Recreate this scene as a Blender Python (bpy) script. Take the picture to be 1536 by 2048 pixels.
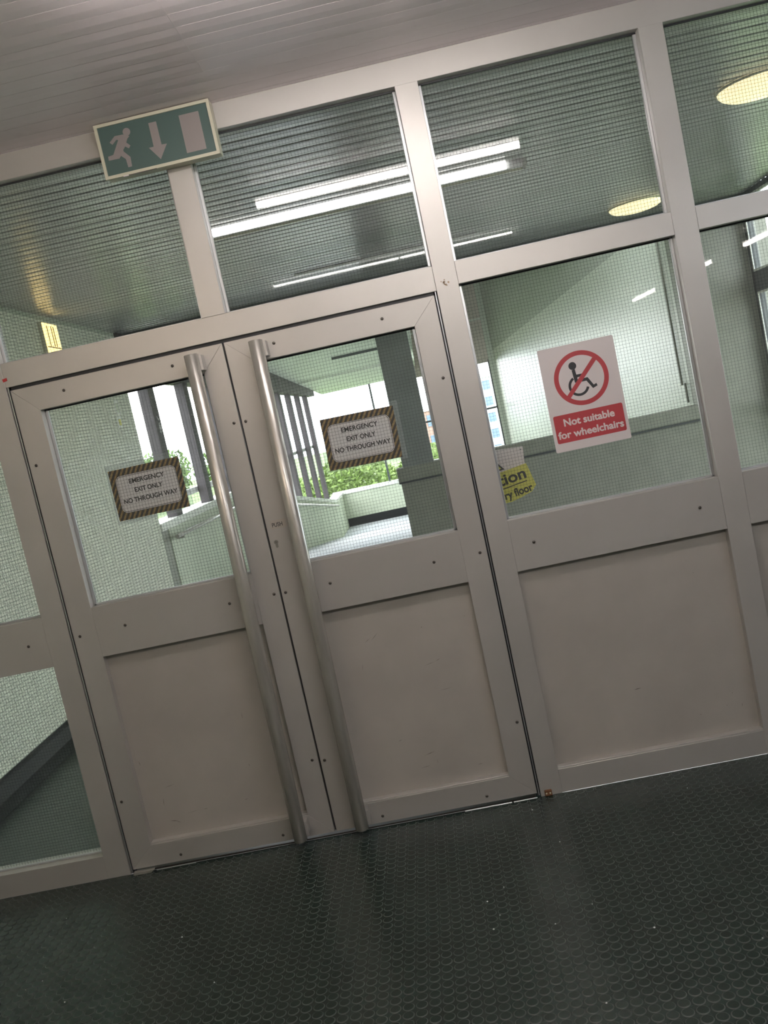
import bpy, bmesh, math, random
from mathutils import Vector, Matrix
random.seed(7)
for o in list(bpy.data.objects): bpy.data.objects.remove(o)
SC = bpy.context.scene
COL = SC.collection
# ------------------------------------------------------------------ camera, world, exposure
cam = bpy.data.cameras.new('camera'); camo = bpy.data.objects.new('camera', cam); COL.objects.link(camo)
cam.sensor_fit = 'VERTICAL'; cam.sensor_height = 36.0; cam.lens = 36.0 * 1854.02 / 2048
cam.clip_start = .05; cam.clip_end = 600
camo.matrix_world = Matrix.Translation((0.70350, -3.64456, 1.64631)) @ Matrix(((0.9765065, 0.2063807, 0.0619850), (0.0392925, 0.1122942, -0.9928978), (-0.2118755, 0.9720067, 0.1015468))).to_4x4()
SC.camera = camo
SC.view_settings.view_transform = 'Standard'; SC.view_settings.look = 'None'
SC.view_settings.gamma = 1.0; SC.view_settings.use_curve_mapping = False
SC.view_settings.exposure = 0.55
W = bpy.data.worlds.new('sky'); SC.world = W; W.use_nodes = True
nt = W.node_tree; nt.nodes.clear()
SKY = 5.5
tc = nt.nodes.new('ShaderNodeTexCoord'); mp = nt.nodes.new('ShaderNodeMapping'); mp.inputs['Scale'].default_value = (2, 2, 5)
nz = nt.nodes.new('ShaderNodeTexNoise'); nz.inputs['Scale'].default_value = 1.6; nz.inputs['Detail'].default_value = 5
rp = nt.nodes.new('ShaderNodeValToRGB')
rp.color_ramp.elements[0].position = .40; rp.color_ramp.elements[0].color = (.74, .84, .98, 1)
rp.color_ramp.elements[1].position = .58; rp.color_ramp.elements[1].color = (1, .985, .965, 1)
bg = nt.nodes.new('ShaderNodeBackground'); bg.inputs[1].default_value = SKY
wo = nt.nodes.new('ShaderNodeOutputWorld')
nt.links.new(tc.outputs['Generated'], mp.inputs[0]); nt.links.new(mp.outputs[0], nz.inputs['Vector'])
nt.links.new(nz.outputs[0], rp.inputs[0]); nt.links.new(rp.outputs[0], bg.inputs[0]); nt.links.new(bg.outputs[0], wo.inputs[0])
LAMP_L = 21.0        # radiance of the hall's tube lamps, added fill lamps included

# ------------------------------------------------------------------ materials
def mat(name, col, rough=.5, metal=0., var=0., vscale=4., bump=0., bscale=60., spec=.5, stretch=(1, 1, 1), emit=None, alpha=None, col2=None):
    m = bpy.data.materials.new(name); m.use_nodes = True; n = m.node_tree; b = n.nodes['Principled BSDF']
    b.inputs['Base Color'].default_value = (*col, 1); b.inputs['Roughness'].default_value = rough
    b.inputs['Metallic'].default_value = metal; b.inputs['Specular IOR Level'].default_value = spec
    tcn = n.nodes.new('ShaderNodeTexCoord'); mpn = n.nodes.new('ShaderNodeMapping'); mpn.inputs['Scale'].default_value = stretch
    n.links.new(tcn.outputs['Object'], mpn.inputs[0])
    if var or col2:
        z = n.nodes.new('ShaderNodeTexNoise'); z.inputs['Scale'].default_value = vscale; z.inputs['Detail'].default_value = 4
        n.links.new(mpn.outputs[0], z.inputs['Vector'])
        r = n.nodes.new('ShaderNodeValToRGB'); e = r.color_ramp.elements
        e[0].position = .35; e[1].position = .68
        c2 = col2 or tuple(min(1, c * (1 + var)) for c in col)
        e[0].color = (*[c * (1 - var) for c in col], 1); e[1].color = (*c2, 1)
        n.links.new(z.outputs[0], r.inputs[0]); n.links.new(r.outputs[0], b.inputs['Base Color'])
    if bump:
        z2 = n.nodes.new('ShaderNodeTexNoise'); z2.inputs['Scale'].default_value = bscale; z2.inputs['Detail'].default_value = 3
        n.links.new(mpn.outputs[0], z2.inputs['Vector'])
        bp = n.nodes.new('ShaderNodeBump'); bp.inputs['Strength'].default_value = bump; bp.inputs['Distance'].default_value = .002
        n.links.new(z2.outputs[0], bp.inputs['Height']); n.links.new(bp.outputs[0], b.inputs['Normal'])
    if emit:
        b.inputs['Emission Color'].default_value = (*emit[0], 1); b.inputs['Emission Strength'].default_value = emit[1]
    return m

def brick_mat(name, c1, c2, mortar, bw, bh, axis='yz', rough=.35, bump=.5, mort=.0016):
    m = bpy.data.materials.new(name); m.use_nodes = True; n = m.node_tree; b = n.nodes['Principled BSDF']
    b.inputs['Roughness'].default_value = rough
    g = n.nodes.new('ShaderNodeTexCoord'); s = n.nodes.new('ShaderNodeSeparateXYZ'); c = n.nodes.new('ShaderNodeCombineXYZ')
    n.links.new(g.outputs['Object'], s.inputs[0])
    n.links.new(s.outputs['XYZ'.index(axis[0].upper())], c.inputs[0]); n.links.new(s.outputs['XYZ'.index(axis[1].upper())], c.inputs[1])
    t = n.nodes.new('ShaderNodeTexBrick'); t.inputs['Scale'].default_value = 1; t.inputs['Brick Width'].default_value = bw
    t.inputs['Row Height'].default_value = bh; t.inputs['Mortar Size'].default_value = mort; t.inputs['Mortar Smooth'].default_value = .2
    t.inputs['Color1'].default_value = (*c1, 1); t.inputs['Color2'].default_value = (*c2, 1); t.inputs['Mortar'].default_value = (*mortar, 1)
    n.links.new(c.outputs[0], t.inputs['Vector']); n.links.new(t.outputs[0], b.inputs['Base Color'])
    bp = n.nodes.new('ShaderNodeBump'); bp.invert = True; bp.inputs['Strength'].default_value = bump; bp.inputs['Distance'].default_value = .002
    n.links.new(t.outputs[1], bp.inputs['Height']); n.links.new(bp.outputs[0], b.inputs['Normal'])
    return m

def glass_mat(name, tint, haze=.05, refl=1.):
    m = bpy.data.materials.new(name); m.use_nodes = True; n = m.node_tree; n.nodes.clear()
    out = n.nodes.new('ShaderNodeOutputMaterial'); tr = n.nodes.new('ShaderNodeBsdfTransparent'); gl = n.nodes.new('ShaderNodeBsdfGlossy')
    tr.inputs[0].default_value = (*tint, 1); gl.inputs['Roughness'].default_value = .015; gl.inputs[0].default_value = (1, 1, 1, 1)
    lw = n.nodes.new('ShaderNodeLayerWeight'); lw.inputs[0].default_value = .5
    pw = n.nodes.new('ShaderNodeMath'); pw.operation = 'POWER'; pw.inputs[1].default_value = 5
    ma = n.nodes.new('ShaderNodeMath'); ma.operation = 'MULTIPLY_ADD'; ma.inputs[1].default_value = .95 * refl; ma.inputs[2].default_value = .035 * refl
    n.links.new(lw.outputs['Facing'], pw.inputs[0]); n.links.new(pw.outputs[0], ma.inputs[0])
    mx = n.nodes.new('ShaderNodeMixShader'); n.links.new(ma.outputs[0], mx.inputs[0]); n.links.new(tr.outputs[0], mx.inputs[1]); n.links.new(gl.outputs[0], mx.inputs[2])
    df = n.nodes.new('ShaderNodeBsdfDiffuse'); df.inputs[0].default_value = (.8, .82, .8, 1)
    tl = n.nodes.new('ShaderNodeBsdfTranslucent'); tl.inputs[0].default_value = (.8, .82, .8, 1)
    ad = n.nodes.new('ShaderNodeMixShader'); ad.inputs[0].default_value = .5; n.links.new(df.outputs[0], ad.inputs[1]); n.links.new(tl.outputs[0], ad.inputs[2])
    tcn = n.nodes.new('ShaderNodeTexCoord'); z = n.nodes.new('ShaderNodeTexNoise'); z.inputs['Scale'].default_value = 5; z.inputs['Detail'].default_value = 5
    n.links.new(tcn.outputs['Object'], z.inputs['Vector'])
    mm = n.nodes.new('ShaderNodeMath'); mm.operation = 'MULTIPLY'; mm.inputs[1].default_value = haze * 2; n.links.new(z.outputs[0], mm.inputs[0])
    m2 = n.nodes.new('ShaderNodeMixShader'); n.links.new(mm.outputs[0], m2.inputs[0]); n.links.new(mx.outputs[0], m2.inputs[1]); n.links.new(ad.outputs[0], m2.inputs[2])
    n.links.new(m2.outputs[0], out.inputs[0])
    return m

ALU = mat('satin_aluminium', (.56, .54, .515), .40, .42, .05, 1.5, stretch=(1, 1, 1))
ALU_D = mat('door_aluminium', (.54, .52, .495), .40, .40, .06, 1.2)
PANEL = mat('infill_panel_paint', (.43, .405, .37), .5, .05, .07, 3)
BEAD = mat('glazing_bead', (.62, .64, .66), .3, .7)
GASKET = mat('black_gasket', (.03, .032, .036), .5)
STEEL = mat('brushed_steel', (.55, .53, .49), .27, .55, .1, 30, stretch=(1, 1, .15))
SCREW = mat('screw_head', (.10, .09, .08), .35, .8)
GLASS = glass_mat('wired_glass', (.975, .98, .97), .03)
GLASS_T = glass_mat('transom_glass', (.97, .98, .98), .015)
GLASS_S = glass_mat('side_glass', (.98, .99, .99), .02)
WIRE = mat('glass_wire', (.03, .035, .035), .6)
RUBBER = mat('green_rubber', (.018, .033, .028), .25, 0, .25, 6, bump=.1, bscale=300)
STUDM = mat('green_rubber_stud', (.012, .028, .022), .24, 0, .2, 6)
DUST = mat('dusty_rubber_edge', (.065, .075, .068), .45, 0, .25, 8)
SLATN = mat('pink_white_slat', (.90, .81, .835), .34, .05, .03, 2)
SLATF = mat('grey_metal_slat', (.49, .475, .47), .28, .45, .05, 3)
TILE = mat('sage_mosaic_tile', (.70, .72, .60), .28, 0, .10, 14)
GROUT = mat('tile_grout', (.38, .41, .33), .8)
TILE_R = brick_mat('pale_tile', (.54, .575, .49), (.51, .545, .46), (.36, .39, .33), .10, .05)
TILE_N = brick_mat('sage_tile', (.60, .64, .54), (.56, .60, .50), (.36, .40, .34), .05, .05)
SAGE = mat('sage_render', (.58, .63, .50), .7, 0, .08, 2)
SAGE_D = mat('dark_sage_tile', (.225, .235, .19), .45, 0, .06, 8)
COPE = mat('white_coping', (.78, .80, .74), .6, 0, .05, 4)
UPPER = mat('bulkhead_painted_shade', (.36, .38, .33), .6, 0, .04, 2)  # stair wall above the tiles lies in shade; that shade is in this colour
PILLAR = mat('slate_grey_pillar', (.20, .22, .21), .55, 0, .1, 4)
POST = mat('dark_brown_post', (.05, .042, .046), .6, 0, .2, 10)
SOFF = mat('pale_sage_soffit', (.62, .66, .58), .6, 0, .03, 3)
PINK = mat('beige_header', (.66, .58, .54), .7, 0, .05, 5)
CONC = mat('grey_paving', (.50, .52, .56), .5, 0, .08, 3)
BLACK = mat('black_skirting', (.010, .012, .014), .5, spec=.2)
WHITE = mat('white_paint', (.8, .8, .8), .5)
DARKF = mat('dark_window_frame', (.06, .07, .075), .4)
HALLW = mat('hall_wall_paint', (.56, .54, .50), .6, 0, .04, 2)
CREAM = mat('cream_plastic', (.62, .60, .47), .45)
EXGREEN = mat('exit_green', (.075, .125, .115), .4)
EXFIG = mat('exit_figure', (.29, .255, .25), .4)
SIGNW = mat('sign_white', (.72, .66, .66), .35)
RED = mat('sign_red', (.46, .06, .07), .35)
INK = mat('sign_black', (.035, .035, .04), .45)
def paper_mat(name, c):
    m = bpy.data.materials.new(name); m.use_nodes = True; n = m.node_tree; n.nodes.clear(); o = n.nodes.new('ShaderNodeOutputMaterial')
    d = n.nodes.new('ShaderNodeBsdfDiffuse'); t = n.nodes.new('ShaderNodeBsdfTranslucent'); x = n.nodes.new('ShaderNodeMixShader'); x.inputs[0].default_value = .10
    d.inputs[0].default_value = (*c, 1); t.inputs[0].default_value = (*c, 1)
    n.links.new(d.outputs[0], x.inputs[1]); n.links.new(t.outputs[0], x.inputs[2]); n.links.new(x.outputs[0], o.inputs[0]); return m
PAPER = paper_mat('paper_white', (.94, .92, .95))
YEL = mat('sign_yellow', (.62, .60, .13), .45)
LABELM = mat('clear_label', (.52, .48, .43), .35)
RUST = mat('rust', (.16, .07, .03), .8, 0, .4, 40)
STICK = mat('red_sticker', (.5, .05, .05), .5)
LEAF = mat('leaf', (.11, .19, .045), .6, 0, .35, 2)
LEAF2 = mat('leaf_pale', (.17, .26, .06), .6, 0, .3, 2)
BARK = mat('bark', (.12, .09, .06), .8)
GRASS = mat('grass', (.09, .14, .04), .8, 0, .25, 1)
SLEEVE = glass_mat('plastic_sleeve', (.96, .97, .98), .12, 2.)
TUBE = mat('tube_lamp', (1, 1, 1), .5, emit=((1, .93, .87), LAMP_L * 1.4))
TUBE_W = mat('added_warm_tube', (1, 1, 1), .5, emit=((1, .82, .64), LAMP_L))
TUBE_C = mat('cool_tube_lamp', (1, 1, 1), .5, emit=((.88, .94, 1), LAMP_L))
TUBE_N = mat('added_bright_tube', (1, 1, 1), .5, emit=((1, .92, .88), 36))
TUBE_S = mat('added_slim_tube', (1, 1, 1), .5, emit=((1, .95, .9), 14))
DOME = mat('opal_dome', (.9, .86, .7), .3, emit=((1, .86, .50), .78))
LED = mat('slot_lamp', (1, 1, 1), .4, emit=((1, .97, .93), 5))

def stripe_mat():
    m = bpy.data.materials.new('hazard_stripe_print'); m.use_nodes = True; n = m.node_tree; b = n.nodes['Principled BSDF']; b.inputs['Roughness'].default_value = .55
    t = n.nodes.new('ShaderNodeTexCoord'); s = n.nodes.new('ShaderNodeSeparateXYZ'); n.links.new(t.outputs['Object'], s.inputs[0])
    k = n.nodes.new('ShaderNodeMath'); k.operation = 'MULTIPLY_ADD'; k.inputs[1].default_value = -.62; n.links.new(s.outputs[2], k.inputs[0]); n.links.new(s.outputs[0], k.inputs[2])
    d = n.nodes.new('ShaderNodeMath'); d.operation = 'MULTIPLY'; d.inputs[1].default_value = 1 / .0205; n.links.new(k.outputs[0], d.inputs[0])
    f = n.nodes.new('ShaderNodeMath'); f.operation = 'FRACT'; n.links.new(d.outputs[0], f.inputs[0])
    g = n.nodes.new('ShaderNodeMath'); g.operation = 'GREATER_THAN'; g.inputs[1].default_value = .53; n.links.new(f.outputs[0], g.inputs[0])
    z = n.nodes.new('ShaderNodeTexNoise'); z.inputs['Scale'].default_value = 70; n.links.new(t.outputs['Object'], z.inputs['Vector'])
    r = n.nodes.new('ShaderNodeValToRGB'); r.color_ramp.elements[0].color = (.36, .20, .09, 1); r.color_ramp.elements[1].color = (.42, .33, .14, 1); n.links.new(z.outputs[0], r.inputs[0])
    x = n.nodes.new('ShaderNodeMix'); x.data_type = 'RGBA'; x.inputs['A'].default_value = (.05, .045, .04, 1)
    n.links.new(g.outputs[0], x.inputs['Factor']); n.links.new(r.outputs[0], x.inputs['B']); n.links.new(x.outputs['Result'], b.inputs['Base Color'])
    return m
HAZ = stripe_mat()

# ------------------------------------------------------------------ builders
def wloc(p):
    v = Vector((0, 0, 0))
    while p: v += p.location; p = p.parent
    return v
def tag(o, label=None, cat=None, group=None, kind=None):
    if label: o['label'] = label
    if cat: o['category'] = cat
    if group: o['group'] = group
    if kind: o['kind'] = kind
    return o
def empty(name, loc, label=None, cat=None, kind=None, group=None):
    o = bpy.data.objects.new(name, None); COL.objects.link(o); o.location = loc; o.empty_display_size = .1
    return tag(o, label, cat, group, kind)
def add(name, v, f, m, parent=None, smooth=False, origin=None):
    v = [Vector(p) for p in v]
    if origin is None:
        lo = Vector([min(p[i] for p in v) for i in range(3)]); hi = Vector([max(p[i] for p in v) for i in range(3)]); c = (lo + hi) / 2
    else: c = Vector(origin)
    me = bpy.data.meshes.new(name); me.from_pydata([tuple(p - c) for p in v], [], f); me.materials.append(m)
    if smooth: me.polygons.foreach_set('use_smooth', [True] * len(me.polygons))
    me.update()
    o = bpy.data.objects.new(name, me); COL.objects.link(o); o.parent = parent; o.location = c - wloc(parent)
    return o
def boxvf(x0, x1, y0, y1, z0, z1):
    v = [(x0, y0, z0), (x1, y0, z0), (x1, y1, z0), (x0, y1, z0), (x0, y0, z1), (x1, y0, z1), (x1, y1, z1), (x0, y1, z1)]
    return v, [(3, 2, 1, 0), (4, 5, 6, 7), (0, 1, 5, 4), (1, 2, 6, 5), (2, 3, 7, 6), (3, 0, 4, 7)]
def join(parts):
    V, F = [], []
    for v, f in parts:
        k = len(V); V += v; F += [tuple(i + k for i in q) for q in f]
    return V, F
def bevel(o, w, seg=2):
    bm = bmesh.new(); bm.from_mesh(o.data)
    bmesh.ops.bevel(bm, geom=list(bm.edges), offset=w, segments=seg, affect='EDGES', profile=.5, clamp_overlap=True)
    bm.to_mesh(o.data); bm.free(); o.data.update()
    return o
def box(name, x0, x1, y0, y1, z0, z1, m, parent=None, bv=0., seg=2):
    o = add(name, *boxvf(x0, x1, y0, y1, z0, z1), m, parent)
    return bevel(o, bv, seg) if bv else o
def prism(name, pts, y0, y1, m, parent=None, bv=0.):        # outline in x,z, extruded along y
    a = sum(pts[i][0] * pts[(i + 1) % len(pts)][1] - pts[(i + 1) % len(pts)][0] * pts[i][1] for i in range(len(pts)))
    if a < 0: pts = pts[::-1]
    n = len(pts); v = [(p[0], y0, p[1]) for p in pts] + [(p[0], y1, p[1]) for p in pts]
    f = [tuple(range(n)), tuple(range(2 * n - 1, n - 1, -1))] + [(i, i + n, (i + 1) % n + n, (i + 1) % n) for i in range(n)]
    o = add(name, v, f, m, parent)
    return bevel(o, bv) if bv else o
def prismx(name, pts, x0, x1, m, parent=None):              # outline in y,z, extruded along x
    a = sum(pts[i][0] * pts[(i + 1) % len(pts)][1] - pts[(i + 1) % len(pts)][0] * pts[i][1] for i in range(len(pts)))
    if a < 0: pts = pts[::-1]
    n = len(pts); v = [(x1, p[0], p[1]) for p in pts] + [(x0, p[0], p[1]) for p in pts]
    f = [tuple(range(n)), tuple(range(2 * n - 1, n - 1, -1))] + [(i, i + n, (i + 1) % n + n, (i + 1) % n) for i in range(n)]
    return add(name, v, f, m, parent)
def annulus(name, cx, cz, ro, ri, y0, y1, m, parent=None, a0=0., a1=2 * math.pi, n=64):
    full = abs(a1 - a0 - 2 * math.pi) < 1e-6; k = n if full else n + 1; v = []
    for i in range(k):
        a = a0 + (a1 - a0) * i / n; c, s = math.cos(a), math.sin(a)
        v += [(cx + ro * c, y0, cz + ro * s), (cx + ri * c, y0, cz + ri * s), (cx + ro * c, y1, cz + ro * s), (cx + ri * c, y1, cz + ri * s)]
    f = []
    for i in range(n):
        a = 4 * i; b = 4 * ((i + 1) % k)
        f += [(a, a + 1, b + 1, b), (a + 2, b + 2, b + 3, a + 3), (a, b, b + 2, a + 2), (a + 1, a + 3, b + 3, b + 1)]
    if not full:
        e = 4 * n; f += [(0, 2, 3, 1), (e, e + 1, e + 3, e + 2)]
    return add(name, v, f, m, parent)
def disc(name, cx, cz, r, y0, y1, m, parent=None, n=32):
    return prism(name, [(cx + r * math.cos(2 * math.pi * i / n), cz + r * math.sin(2 * math.pi * i / n)) for i in range(n)], y0, y1, m, parent)
def rrect(x0, x1, z0, z1, r, n=6):
    p = []
    for cx, cz, a in ((x1 - r, z1 - r, 0), (x0 + r, z1 - r, 90), (x0 + r, z0 + r, 180), (x1 - r, z0 + r, 270)):
        for i in range(n + 1):
            t = math.radians(a + 90 * i / n); p.append((cx + r * math.cos(t), cz + r * math.sin(t)))
    return p
def ring(name, po, pi, y0, y1, m, parent=None):
    n = len(po); v = [(a, y0, b) for a, b in po] + [(a, y0, b) for a, b in pi] + [(a, y1, b) for a, b in po] + [(a, y1, b) for a, b in pi]; f = []
    for i in range(n):
        j = (i + 1) % n; f += [(i, j, n + j, n + i), (2 * n + i, 3 * n + i, 3 * n + j, 2 * n + j), (i, 2 * n + i, 2 * n + j, j), (n + i, n + j, 3 * n + j, 3 * n + i)]
    return add(name, v, f, m, parent)
def tube(name, p0, p1, r, m, parent=None, n=20, caps=True, smooth=True):
    p0, p1 = Vector(p0), Vector(p1); d = (p1 - p0).normalized(); a = d.orthogonal().normalized(); b = d.cross(a)
    rings = [(p0, r * .93), (p0 + d * r * .07, r), (p1 - d * r * .07, r), (p1, r * .93)]; v = []; f = []
    for q, rr in rings:
        for i in range(n):
            t = 2 * math.pi * i / n; v.append(tuple(q + (a * math.cos(t) + b * math.sin(t)) * rr))
    for k in range(3):
        for i in range(n): f.append((k * n + i, k * n + (i + 1) % n, (k + 1) * n + (i + 1) % n, (k + 1) * n + i))
    f += [tuple(range(n - 1, -1, -1)), tuple(range(3 * n, 4 * n))]
    o = add(name, v, f, m, parent)
    for q in o.data.polygons: q.use_smooth = len(q.vertices) == 4
    return o
def text(name, s, x, z, y, size, m, parent=None, width=None, bold=0., fat=0., align='LEFT', depth=.0002, rot=0.):
    cu = bpy.data.curves.new(name, 'FONT'); cu.body = s; cu.size = size; cu.align_x = align; cu.extrude = depth; cu.offset = bold
    t = bpy.data.objects.new(name, cu); COL.objects.link(t)
    bpy.context.view_layer.update()
    me = bpy.data.meshes.new_from_object(t.evaluated_get(bpy.context.evaluated_depsgraph_get()))
    bpy.data.objects.remove(t); bpy.data.curves.remove(cu)
    xs = [q.co.x for q in me.vertices]; w = max(xs) - min(xs); k = width / w if width else 1
    x0 = min(xs); cr, sr = math.cos(rot), math.sin(rot)
    for q in me.vertices:
        a = (q.co.x - x0) * k; b = q.co.y; q.co = Vector((a * cr - b * sr, -q.co.z, a * sr + b * cr))
    if fat:                                                # heavier strokes: shifted copies of the same outlines
        vs = [q.co.copy() for q in me.vertices]; fs = [tuple(q.vertices) for q in me.polygons]; bpy.data.meshes.remove(me); V = []; F = []
        for n_, (a, b) in enumerate(((-fat, 0), (fat, 0), (0, fat), (0, -fat), (0, 0))):
            k0 = len(V); V += [(q.x + a, q.y - n_ * .00001, q.z + b) for q in vs]; F += [tuple(i + k0 for i in q) for q in fs]
        me = bpy.data.meshes.new(name); me.from_pydata(V, [], F)
    me.name = name; me.materials.clear(); me.materials.append(m); me.update()
    o = bpy.data.objects.new(name, me); COL.objects.link(o); o.parent = parent; o.location = Vector((x, y, z)) - wloc(parent)
    return o

SCREW_ME = None
def screw(x, z, y, parent, r=.0062):
    global SCREW_ME
    if SCREW_ME is None:
        v = [(0, -.0028, 0)]; f = []; n = 10
        for rr, yy in ((.6, -.0022), (1., 0)):
            for i in range(n):
                t = 2 * math.pi * i / n; v.append((.0062 * rr * math.cos(t), yy, .0062 * rr * math.sin(t)))
        for i in range(n): j = (i + 1) % n; f += [(0, 1 + i, 1 + j), (1 + i, 1 + n + i, 1 + n + j, 1 + j)]
        SCREW_ME = bpy.data.meshes.new('screw'); SCREW_ME.from_pydata(v, [], f); SCREW_ME.materials.append(SCREW)
        SCREW_ME.polygons.foreach_set('use_smooth', [True] * len(SCREW_ME.polygons))
    o = bpy.data.objects.new('screw', SCREW_ME); COL.objects.link(o); o.parent = parent; o.location = Vector((x, y, z)) - wloc(parent)
    return o

def wires(x0, x1, z0, z1, y, parent, p=.0127, r=.00036, axis='x'):
    parts = []; ox = random.random() * p; oz = random.random() * p
    k = 0
    x = x0 + ox
    while x < x1:
        parts.append(boxvf(x - r, x + r, y - r, y + r, z0, z1)); x += p
    z = z0 + oz
    while z < z1:
        parts.append(boxvf(x0, x1, y - r, y + r, z - r, z + r)); z += p
    V, F = join(parts)
    return tag(add('wire_mesh', V, F, WIRE, parent), kind='stuff')
GY0, GY1 = .050, .056
def pane(x0, x1, z0, z1, parent, m=None, wired=True, name='glass_pane'):
    g = box(name, x0 - .004, x1 + .004, GY0, GY1, z0 - .004, z1 + .004, m or GLASS, parent)
    if wired: wires(x0 - .003, x1 + .003, z0 - .003, z1 + .003, (GY0 + GY1) / 2, g)
    return g
def beads(x0, x1, z0, z1, parent, w=.012, y0=.040, y1=.050, m=None):
    m = m or BEAD
    box('glazing_bead', x0, x1, y0, y1, z0, z0 + w * .7, m, parent, .0015, 1); box('glazing_bead', x0, x1, y0, y1, z1 - w * .5, z1, GASKET, parent)
    box('glazing_bead', x0, x0 + w, y0, y1, z0, z1, m, parent, .0015, 1); box('glazing_bead', x1 - w, x1, y0, y1, z0, z1, m, parent, .0015, 1)

# ------------------------------------------------------------------ the setting on this side: floor, ceiling, hall shell
HX0, HX1, HY = -2.01, 7.0, -19.0
FL = tag(box('floor', HX0, HX1, HY, .0, -.12, 0, RUBBER), 'dark green rubber stud floor in front of the doors', None, None, 'structure')
PX, PY = .0385, .0365
def stud_vf(n=16, r0=.0182, r1=.0150, h=.0016):
    v = []; f = []
    for rr, zz in ((r0, -.0002), (r1, h)):
        for i in range(n):
            t = 2 * math.pi * i / n; v.append((rr * math.cos(t), rr * math.sin(t), zz))
    for i in range(n): j = (i + 1) % n; f.append((i, j, n + j, n + i))
    f.append(tuple(range(n, 2 * n)))
    return v, f
sv, sf = stud_vf()
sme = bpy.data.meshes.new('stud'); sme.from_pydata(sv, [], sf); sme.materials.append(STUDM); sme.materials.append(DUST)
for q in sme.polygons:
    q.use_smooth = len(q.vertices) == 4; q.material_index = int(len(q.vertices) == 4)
cp = camo.matrix_world.translation
spots = []
mwi = camo.matrix_world.inverted()
for i in range(-54, 106):
    for j in range(0, 66):
        x = .0115 + i * PX; y = -.022 - j * PY
        if x < -1.99: continue
        c = mwi @ Vector((x, y, 0)); u = 768 + 1854 * c.x / -c.z; w = 1024 - 1854 * c.y / -c.z
        inside = 0 < u < 1536 and 0 < w < 2040
        spots.append((not inside, -c.z, x, y))
spots.sort()
for k, (_, d, x, y) in enumerate(spots[:300]):
    o = bpy.data.objects.new('stud', sme); COL.objects.link(o); o.parent = FL; o.location = Vector((x, y, 0)) - FL.location
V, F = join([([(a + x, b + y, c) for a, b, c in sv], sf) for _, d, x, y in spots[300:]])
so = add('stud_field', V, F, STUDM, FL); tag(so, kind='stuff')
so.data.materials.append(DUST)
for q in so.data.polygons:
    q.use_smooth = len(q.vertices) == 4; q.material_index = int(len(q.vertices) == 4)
for k in range(26):                                         # grit lying on the floor
    x = random.uniform(-1.2, 1.9); y = random.uniform(-1.4, -.1); s = random.uniform(.0015, .004)
    o = add('grit', [(x - s, y, .002), (x, y - s, .002), (x + s, y, .002), (x, y + s, .002), (x, y, .002 + s)], [(0, 1, 4), (1, 2, 4), (2, 3, 4), (3, 0, 4), (3, 2, 1, 0)], WHITE, FL)

CZ = 2.936
CE = tag(box('ceiling', HX0, HX1, HY, .0, CZ + .013, CZ + .12, HALLW), 'pale pinkish slatted metal ceiling in front of the screen', None, None, 'structure')
def slat(y0, y1, x0, x1, z, m, parent, tilt=0., th=.022, eg=.004):
    """one pressed ceiling slat: gently cambered face with turned up edges"""
    ym = (y0 + y1) / 2; prof = [(y0, z + th), (y0, z + eg), (y0 + eg * 1.5, z), (ym, z - .0012), (y1 - eg * 1.5, z), (y1, z + eg), (y1, z + th)]
    c, s = math.cos(tilt), math.sin(tilt)
    prof = [(ym + (a - ym) * c - (b - z) * s, z + (a - ym) * s + (b - z) * c) for a, b in prof]
    n = len(prof); v = [(x0, a, b) for a, b in prof] + [(x1, a, b) for a, b in prof]
    f = [(i, i + n, i + 1 + n, i + 1) for i in range(n - 1)] + [(0, n - 1, 2 * n - 1, n), tuple(range(n)), tuple(range(2 * n - 1, n - 1, -1))]
    return add('ceiling_slat', v, f, m, parent)
NP = .0935
for k in range(42):
    y1 = -.03 - k * NP; y0 = y1 - NP + .0009
    if k in (3, 4, 5, 6, 7, 8): cuts = [(HX0, .2085), (.2090, HX1)]
    elif k in (1, 2): cuts = [(HX0, -.1905), (-.1900, HX1)]
    else: cuts = [(HX0, 2.4), (2.4005, HX1)]
    for q, (a, b) in enumerate(cuts):
        slat(y0, y1, a, b, CZ, SLATN, CE, math.radians(random.uniform(-.15, .15) + (-.3 if q == 0 and 3 <= k <= 8 else 0)), .012, .0007)
box('edge_trim', HX0, HX1, -.029, .0, CZ, CZ + .02, SLATN, CE)
tag(box('wall_left', -2.30, -2.01, HY, 5.20, -.12, 3.2, TILE_N), 'sage tiled side wall running past the left of the screen', None, None, 'structure')
tag(box('wall_right', HX1, HX1 + .2, HY, .2, -.12, 3.2, HALLW), 'plain painted hall wall on the far right', None, None, 'structure')
tag(box('wall_back', HX0, HX1, HY - .2, HY, -.12, 3.2, HALLW), 'plain painted wall at the back of the hall', None, None, 'structure')
tag(box('wall_front', 4.03, HX1, 0.0, .2, -.12, 3.2, HALLW), 'plain painted wall continuing the line of the glazed screen', None, None, 'structure')

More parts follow.
